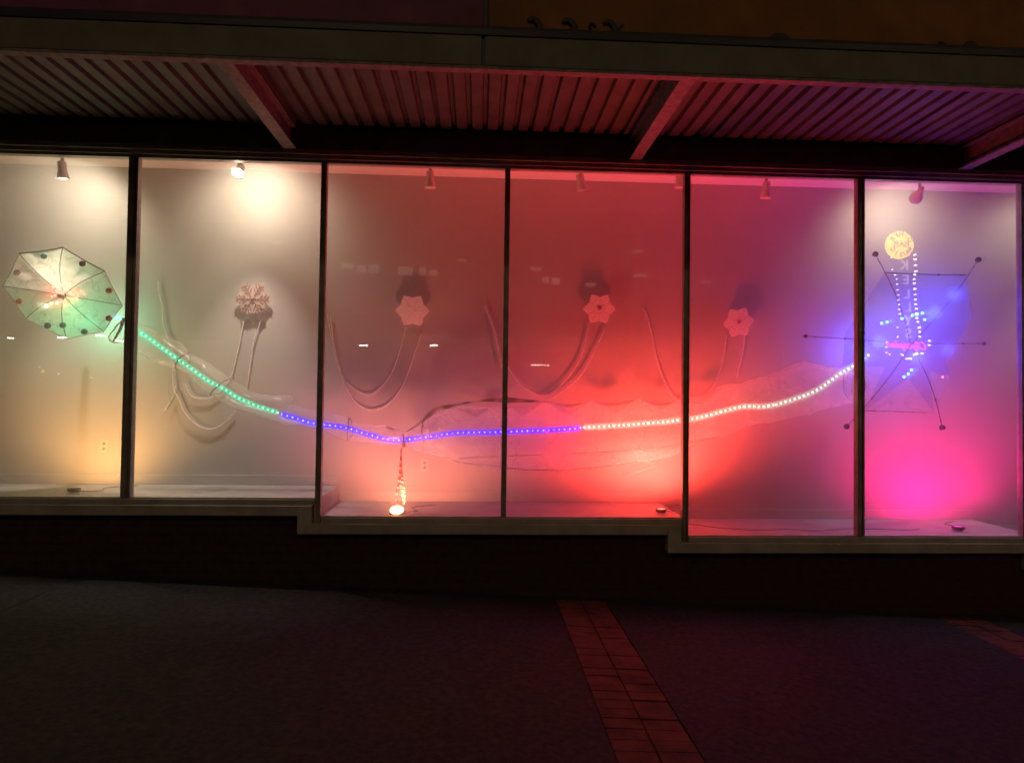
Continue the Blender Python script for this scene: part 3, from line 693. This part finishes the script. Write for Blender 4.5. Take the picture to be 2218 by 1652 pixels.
inner = [c0.lerp(O3[i].lerp(O3[(i+1) % 8], 0.5), 0.52)+Vector((0, -0.05, 0)) for i in range(8)]
tri = []
def tess(bm, a, b, c, n=7):
    V = {}
    for i in range(n+1):
        for j in range(n+1-i):
            u, v = i/n, j/n; p = a*(1-u-v)+b*u+c*v
            e = min(u, v, 1-u-v)*3; p = p+Vector((0, noise.noise(p*9)*0.03*e, 0))+Vector((noise.noise(p*13), 0, noise.noise(p*11+Vector((5, 5, 5)))))*0.01*e
            V[i, j] = bm.verts.new(p)
    for i in range(n):
        for j in range(n-i):
            bm.faces.new([V[i, j], V[i+1, j], V[i, j+1]])
            if j < n-i-1: bm.faces.new([V[i+1, j], V[i+1, j+1], V[i, j+1]])
for i in range(8):
    bm = B(); tess(bm, c0, inner[i-1], inner[i]); tess(bm, inner[i-1], O3[i], inner[i], 6)
    if i in (0, 1, 6, 7): tess(bm, inner[i], O3[i], O3[(i+1) % 8], 6)
    elif i == 2: tess(bm, inner[i], O3[i], inner[i].lerp(O3[(i+1) % 8], 0.45), 5)
    bmesh.ops.remove_doubles(bm, verts=bm.verts[:], dist=0.0005)
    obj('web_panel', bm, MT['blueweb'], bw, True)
    bm = B()
    if i in (3, 4, 5): tess(bm, inner[i], O3[i], O3[(i+1) % 8], 6); obj('film_panel', bm, MT['film'], bw, True)
bm = B(); tube(bm, resample([at(*z7(850, 455), 0.30), at(*z7(1000, 462), 0.3), at(*z7(1215, 470), 0.3), at(*z7(1400, 472), 0.3)], step=.03), 0.005, 6); ball(bm, at(*z7(1215, 470), 0.3), 0.012, 10); obj('cross_wire', bm, MT['wire'], bw, True)
for pts in ([z7(720, 1385), z7(900, 1388), z7(1180, 1400)], [z7(1425, 640), z7(1432, 700), z7(1440, 770)]):
    bm = B(); tube(bm, resample([at(px, py, 0.3) for px, py in pts], step=.03), 0.006, 6, jit=.3); obj('pink_edge', bm, MT['edge'], bw)
for x, y in [(833, 797), (870, 788), (970, 765), (1040, 743), (1068, 737), (1107, 728), (1122, 772), (1033, 1110), (1012, 1135), (983, 1155)]:
    bm = B(); ball(bm, at(*z7(x, y), 0.24), 0.0105, 10); obj('blue_light', bm, MT['e_cyan'], bw, True)
bm = B(); ball(bm, at(*z7(1243, 1157), 0.24), 0.009, 10); obj('red_light', bm, MT['e_red'], bw, True)
for (x, y, dy, e) in ((1120, 740, 0.58, 5.5), (760, 930, 0.58, 6.5), (1250, 620, 0.58, 3.6), (640, 980, 0.58, 4.5), (1000, 1030, 0.6, 4.5), (1200, 980, 0.6, 2.8)):
    lamp('POINT', 'blue_glow_lamp', at(*z7(x, y), dy), e, (0.03, 0.06, 1.0), 0.04, parent=bw)

# ------------------------------------------------------------------ snowflakes pinned to the wall
def snowflake(px, py, r, kind, label, rot=0.0):
    y = WB-0.055; c = at(px, py, y)
    t = thing('snowflake', label, 'snowflake', c, 'snowflake decorations on the display wall')
    def pol(a, rr, yy=0): return Vector((c.x+math.cos(a)*rr, y+yy, c.z+math.sin(a)*rr))
    if kind == 'twig':
        bm = B(); n = 72; pts = [(pol(2*math.pi*i/n, r*(0.88+0.09*math.cos(6*2*math.pi*i/n))).x, pol(2*math.pi*i/n, r*(0.88+0.09*math.cos(6*2*math.pi*i/n))).z) for i in range(n)]
        prism(bm, pts, y+0.004, y+0.007); obj('gauze_disc', bm, MT['flakeghost'], t)
        for k in range(6):
            a = rot+k*math.pi/3; bm = B(); tube(bm, [pol(a, 0.02), pol(a, r*0.9)], 0.0042, 6)
            for q, l in ((0.35, 0.30), (0.55, 0.34), (0.75, 0.26)):
                for s in (-1, 1):
                    b0 = pol(a, r*q); b1 = b0+Vector((math.cos(a+s*0.85), 0, math.sin(a+s*0.85)))*r*l; tube(bm, [b0, b1], 0.0036, 5)
            obj('arm', bm, MT['twig'], t)
    else:
        bm = B(); n = 96; pts = []
        for i in range(n):
            a = 2*math.pi*i/n
            big = abs(((a-rot)/(math.pi/3)) % 1-0.5)*2
            tooth = abs(((a-rot)/(math.pi/18)) % 1-0.5)*2
            rr = r*(0.74+0.25*big**1.3+0.04*tooth)
            pts.append((pol(a, rr).x, pol(a, rr).z))
        prism(bm, pts, y, y+0.004); obj('felt_body', bm, MT['flake'], t)
        for k in range(6):
            bm = B(); a = rot+k*math.pi/3
            tube(bm, [pol(a, 0.02, -0.0005), pol(a, r*0.92, -0.0005)], 0.0024, 6)
            if kind == 'lattice':
                for q in (0.36, 0.6, 0.82):
                    tube(bm, [pol(a, r*q, -0.002), pol(a+math.pi/6, r*q*0.88, -0.002), pol(a+math.pi/3, r*q, -0.001)], 0.0022, 5)
                tube(bm, [pol(a+math.pi/6, 0.02, -0.002), pol(a+math.pi/6, r*0.76, -0.002)], 0.003, 5)
            obj('arm', bm, MT['flakeline'], t)
    if kind != 'plain':
        bm = B(); ball(bm, c+Vector((0, -0.008, 0)), 0.016, 12, (1, 0.5, 1)); ball(bm, c+Vector((0.014, -0.006, 0.008)), 0.012, 10, (1, .5, 1)); ball(bm, c+Vector((-0.006, -0.006, 0.016)), 0.011, 10, (1, .5, 1)); obj('centre', bm, MT['twig'], t, True)
    bm = B(); tube(bm, [c+Vector((0, 0.004, 0)), c+Vector((0, 0.054, 0))], 0.002, 6); obj('pin', bm, MT['wire'], t)
    if kind != 'twig': t.rotation_euler.x = math.radians(12)   # top edge leans off the wall
MT['flakeline'] = mat('snowflake_line', (0.82, 0.64, 0.58), 0.8)
snowflake(547, 647, 0.165, 'twig', 'snowflake with brown twig branches in the second window', math.radians(0))
snowflake(893, 673, 0.158, 'plain', 'solid pale snowflake without a centre, hanging left of the middle', math.radians(0))
snowflake(1298, 669, 0.152, 'lattice', 'red lit lattice snowflake with a dark centre', math.radians(0))
snowflake(1600, 698, 0.152, 'lattice', 'dim pink snowflake with a dark centre in the fifth window', math.radians(8))

# ------------------------------------------------------------------ swag garlands on the wall
def garland(strands, label):
    p0 = at(*strands[0][0], WB-0.022)
    t = thing('garland', label, 'garland', p0, 'white fibre garlands swagged on the display wall')
    for st in strands:
        P = resample([at(px, py, WB-0.022) for px, py in st], step=0.012)
        bm = B(); tube(bm, P, [0.0058*(0.8+0.5*abs(noise.noise(p*45))) for p in P], 7, jit=0.35)
        for p in P[::2]:
            for _ in range(5):
                d = Vector((random.uniform(-1, 1), random.uniform(-1, 1), random.uniform(-1, 1))).normalized()*random.uniform(.012, .024)
                s, q = frame_of(d); v = [bm.verts.new(p+s*0.0014), bm.verts.new(p-s*0.0014), bm.verts.new(p+d)]; bm.faces.new(v)
        obj('strand', bm, MT['garland'], t, True)
garland([[z4(1070, 520), z4(1078, 600), z4(1100, 700), z4(1105, 800), z4(1135, 900), z4(1170, 1000), z8(620, 400), z8(650, 470), z8(700, 580), z8(770, 650), z8(860, 685), z8(960, 650), z8(1040, 560)],
         [z4(1650, 765), z4(1630, 900), z4(1600, 1030), z4(1560, 1170), z8(900, 460), z8(820, 480), z8(740, 460), z8(700, 380)],
         [z4(1780, 750), z4(1725, 900), z4(1700, 1050), z4(1670, 1240)],
         [z8(560, 560), z8(610, 480), z8(640, 380)]], 'white garland drooping under the twig snowflake')
garland([[z5(300, 500), z5(330, 700), z5(380, 900), z5(470, 1100), z5(560, 1185), z5(640, 1205), z5(740, 1165), z5(830, 1060), z5(890, 930), z5(940, 780), z5(985, 650)],
         [z5(320, 520), z5(345, 720), z5(400, 930), z5(470, 1030), z5(590, 1095), z5(680, 1050), z5(770, 930), z5(830, 760), z5(870, 590)]], 'white garland swagged in a deep loop under the solid snowflake')
garland([[z5(1450, 440), z5(1500, 560), z5(1540, 700), z5(1575, 900), z6(70, 750), z6(150, 880), z6(250, 970), z6(350, 1010), z6(450, 950), z6(540, 850), z6(610, 720), z6(650, 530)],
         [z6(380, 1040), z6(500, 960), z6(600, 870), z6(680, 730), z6(765, 550)]], 'garland looping up to the red lit lattice snowflake')
garland([[z6(1020, 430), z6(1045, 470), z6(1080, 600), z6(1110, 750), z6(1160, 900), z6(1230, 1020), z6(1350, 1060), z6(1460, 980), z6(1530, 850), z6(1560, 750), z6(1580, 600)],
         [z6(1700, 600), z6(1690, 720), z6(1650, 880)]], 'faint garland dropping beside the right mullion of the red window')

# wall outlets and small things on the floor
for (px, py, lb) in ((226, 966, 'wall outlet low on the amber lit wall'), (920, 1007, 'wall outlet to the right of the red ribbon')):
    c = at(px, py, WB); t = thing('wall_outlet', lb, 'outlet', c, 'outlets low on the display wall')
    bm = B(); box(bm, (c.x-0.035, WB-0.007, c.z-0.057), (c.x+0.035, WB-0.0005, c.z+0.057), 0.002); obj('cover_plate', bm, MT['outlet'], t)
    for s in (-1, 1):
        bm = B(); lathe(bm, [(0.0005, 0), (0.014, 0), (0.014, -0.002)], (c.x, WB-0.010, c.z+s*0.024), (0, -1, 0)); obj('socket', bm, MT['outletdark'], t)
P = resample([at(1492, 1128, 0.20), at(1530, 1140, 0.2), at(1560, 1150, 0.2)], step=.02)
def floor_line(pts, r=0.004):
    out = []
    for x, y in pts:
        z = [ZS[k] for k in range(4) if x >= STEP[k]][-1]; out.append(Vector((x, y, z-0.006+r)))
    return resample(out, step=0.03)
xa = MX[4]
bm = B(); tube(bm, floor_line([(xa+0.06, 0.55), (xa+0.25, 0.45), (xa+0.45, 0.30), (xa+0.75, 0.22), (xa+1.0, 0.26), (xa+1.25, 0.2), (xa+1.6, 0.3), (xa+2.1, 0.25), (xa+2.25, 0.3)]), 0.0025, 6)
tag(obj('extension_cord', bm, MT['wire'], None, True), 'thin dark cord lying along the floor of the fifth window', 'cord')

# ------------------------------------------------------------------ across the street (seen mirrored in the panes)
DS = 16.0
def mir(px, py, d=DS):
    p = at(px, py, d); return Vector((p.x, -d, p.z))
def text_mesh(s, size, name, m, parent, loc, ext=0.02, rot=0.0, shear=0.0, bold=0.0):
    cu = bpy.data.curves.new(name, 'FONT'); cu.body = s; cu.size = size; cu.extrude = ext; cu.align_x = 'CENTER'; cu.align_y = 'CENTER'; cu.shear = shear; cu.offset = bold
    tmp = bpy.data.objects.new('tmp', cu); COL.objects.link(tmp)
    dg = bpy.context.evaluated_depsgraph_get(); me = bpy.data.meshes.new_from_object(tmp.evaluated_get(dg)); bpy.data.objects.remove(tmp)
    me.transform(Matrix.Translation(Vector(loc)) @ Matrix.Rotation(math.pi, 4, 'Z') @ Matrix.Rotation(math.pi/2, 4, 'X') @ Matrix.Rotation(rot, 4, 'Z'))
    me.materials.clear(); me.materials.append(m)
    o = bpy.data.objects.new(name, me); COL.objects.link(o); o.parent = parent; o.matrix_parent_inverse = Matrix.Translation(-root_loc(parent)); return o
zs = lambda x, y: (x/5.174+1880.9, y/5.174+479.1)   # zoom (2120,540) scale 4.59
bs = thing('bar_sign', 'vertical bar sign with yellow disc, running bulbs and red script, seen mirrored', 'sign', mir(1960, 776))
dc = mir(*zs(363, 262)); dr = 31*21.4/F_PX
bm = B(); lathe(bm, [(0.001, 0.0), (dr, 0.0), (dr, -0.12), (0.001, -0.12)], dc, (0, 1, 0), 40); obj('sign_disc', bm, MT['e_disc'], bs)
tl = Vector((0, 0.05, 0))
text_mesh('BAR', 0.31, 'lettering', MT['e_discletter'], bs, dc+tl, bold=0.0)
for word, a0, a1, flip in (('DINER', 150, 30, 1), ('MUSIC', 212, 328, -1)):
    for i, ch in enumerate(word):
        a = math.radians(a0+(a1-a0)*i/4); r = dr*0.74
        # viewer stands at +y: his right is -x
        p = dc+tl+Vector((-math.cos(a)*r, 0, math.sin(a)*r))
        text_mesh(ch, 0.22, 'lettering', MT['e_discletter'], bs, p, rot=(a-math.pi/2 if flip > 0 else a+math.pi/2), bold=0.004)
body = [mir(*zs(345, 420)), mir(*zs(480, 420)), mir(*zs(530, 1320)), mir(*zs(385, 1320))]
bm = B(); prism(bm, [(p.x, p.z) for p in body], -DS-0.28, -DS-0.1); obj('sign_body', bm, MT['black'], bs)
for ch, x, y in (('K', 403, 497), ('E', 422, 660), ('L', 433, 820), ('L', 447, 968), ('Y', 447, 1115), ('S', 450, 1262)):
    text_mesh(ch, 0.46, 'lettering', MT['e_tub'], bs, mir(*zs(x, y))+Vector((0, .02, 0)), bold=0.004)
text_mesh("'", 0.40, 'lettering', MT['e_tub'], bs, mir(*zs(425, 1200))+Vector((0, .02, 0)))
a0 = mir(*zs(440, 1390))
text_mesh('Olympian', 0.36, 'neon_script', MT['e_neon'], bs, a0+Vector((0, 0.03, 0)), shear=0.45, bold=0.012, rot=0.06)
bl = [(519, 378), (523, 430), (525, 495), (528, 560), (520, 598), (511, 648), (514, 697), (520, 760), (520, 822), (523, 878), (527, 930), (533, 980), (541, 1040), (540, 1087), (555, 1127), (568, 1190), (571, 1240), (572, 1292), (683, 1338), (681, 1390), (600, 1480), (541, 1483), (514, 1496), (473, 1538), (433, 1540), (365, 1490), (388, 1503),
      (252, 408), (267, 541), (297, 603), (314, 652), (320, 706), (325, 770), (331, 828), (336, 882), (342, 933), (344, 987), (348, 1041), (322, 1190), (326, 1294), (203, 1354), (203, 1413), (201, 1470), (237, 1492)]
f0 = None
for i, (x, y) in enumerate(bl):
    p = mir(*zs(x, y)); k = 1.0 if x > 400 else 0.7
    if f0 is None:
        bm = B(); bmesh.ops.create_uvsphere(bm, u_segments=10, v_segments=8, radius=0.042, matrix=Matrix.Diagonal((1.35, 1, 0.8, 1))); f0 = obj('bulb', bm, MT['e_bulb'], bs, True); o = f0
    else: o = f0.copy(); COL.objects.link(o); o.parent = bs
    o.matrix_parent_inverse = Matrix.Identity(4); o.location = p-Vector(bs.location)+Vector((0, 0.03, 0)); o.scale = (k, k, k)
bm = B(); tube(bm, [body[0]+Vector((0, -0.2, 0.2)), Vector((body[0].x, -17.5, body[0].z+0.2))], 0.04, 8); tube(bm, [body[3]+Vector((0, -0.2, 0.3)), Vector((body[3].x, -17.5, body[3].z+.3))], 0.04, 8); obj('bracket', bm, MT['black'], bs)

gb = thing('garage_building', 'dark open parking structure across the street, seen only as a faint reflection', 'building', (0, -17.5, 0))
bm = B(); box(bm, (-25, -30, 4.35), (25, -17.4, 4.9)); box(bm, (-25, -30, 7.4), (25, -17.4, 8.2)); obj('deck_slab', bm, MT['garage'], gb)
bm = B(); box(bm, (-25, -30.3, -1), (25, -30.01, 8.2)); obj('back_wall', bm, MT['garage'], gb)
for (xa_, xb_, ya_, yb_) in ((738, 765, 570, 582), (775, 792, 574, 590), (798, 820, 572, 592), (862, 893, 577, 596), (908, 922, 578, 596), (930, 948, 584, 597), (990, 1010, 560, 566), (1150, 1172, 578, 586), (1175, 1190, 600, 612), (1196, 1212, 602, 616), (1268, 1290, 612, 620), (1370, 1392, 541, 546), (1372, 1400, 594, 600), (1520, 1540, 608, 613), (590, 612, 522, 527)):
    p, q = mir(xa_, ya_, 17.6), mir(xb_, yb_, 17.6); bm = B(); box(bm, (min(p.x, q.x), -17.62, min(p.z, q.z)), (max(p.x, q.x), -17.58, max(p.z, q.z)), 0.004)
    obj('window', bm, MT['e_win'], gb)
bm = B(); box(bm, (-25, -17.9, 4.9), (25, -17.63, 7.4)); obj('upper_wall', bm, MT['garage'], gb)
for i in range(9):
    x = -22+i*5.5; bm = B(); box(bm, (x-0.25, -18, -1.5), (x+0.25, -17.5, 4.349), 0.02); obj('column', bm, MT['garage'], gb)
for (px, py, wpx) in ((787, 748, 18), (939, 748, 17), (22, 732, 9), (134, 731, 16), (217, 727, 17), (262, 738, 20), (345, 738, 16), (36, 682, 6), (124, 692, 10), (186, 692, 12), (163, 677, 9)):
    p = mir(px, py, 21.0); wd = wpx*26.5/F_PX; bm = B(); box(bm, (p.x-wd/2, p.y-0.06, p.z-0.03), (p.x+wd/2, p.y+0.06, p.z+0.03), 0.012)
    t = thing('garage_light', 'white tube light under the parking deck across the street', 'light', p, 'tube lights reflected from across the street')
    obj('tube', bm, MT['e_tube'] if py > 720 else MT['e_sod2'] if 'e_sod2' in MT else MT['e_tub'], t)
    bm = B(); box(bm, (p.x-wd/2-0.03, p.y-0.09, p.z+0.031), (p.x+wd/2+0.03, p.y+0.09, p.z+0.09)); obj('housing', bm, MT['garage'], t)
    if abs(p.z-4.3) > 0.15: bm = B(); tube(bm, [(p.x, p.y, min(p.z+0.09, 4.349)), (p.x, p.y, max(p.z, 4.349))], 0.02, 6); obj('hanger', bm, MT['garage'], t)
for (px, py, r) in ((93, 803, 0.06), (126, 810, 0.05), (197, 817, 0.035), (85, 795, 0.04), (1153, 790, 0.035), (1160, 790, 0.035), (1166, 791, 0.03), (1172, 790, 0.03), (1180, 790, 0.03), (1187, 791, 0.025), (90, 806, .03)):
    p = mir(px, py, 24.0); bm = B(); ball(bm, p, r, 10)
    tag(obj('garage_lamp', bm, MT['e_sod'] if px < 300 else MT['e_bulb'], None, True), 'small lamp reflected from inside the parking structure', 'lamp', 'small lamps in the parking structure')

# street lamp behind the camera: lights the sills, the fascia and the pavement
def street_lamp(x, y, power, label, col=(1.0, 0.72, 0.42)):
    t = thing('street_lamp', label, 'street lamp', (x, y, gz(x)))
    bm = B(); tube(bm, [(x, y, gz(x)-.1), (x, y, 10.4)], [0.09, 0.05], 14); tube(bm, resample([(x, y, 10.3), (x, y+0.5, 10.8), (x, y+1.4, 10.9)], step=.1), 0.04, 10); obj('pole', bm, MT['black'], t, True)
    bm = B(); lathe(bm, [(0.001, 0.12), (0.1, 0.1), (0.24, 0.0), (0.22, -0.02)], (x, y+1.4, 10.85), (0, 0, 1)); obj('lamp_head', bm, MT['black'], t, True)
    lamp('POINT', 'street_light', (x, y+1.4, 10.75), power, col, 0.12, parent=t)
street_lamp(-2.6, -14.5, 330, 'street lamp on the far kerb behind the camera to the left')
street_lamp(9.0, -14.5, 200, 'street lamp on the far kerb behind the camera to the right')
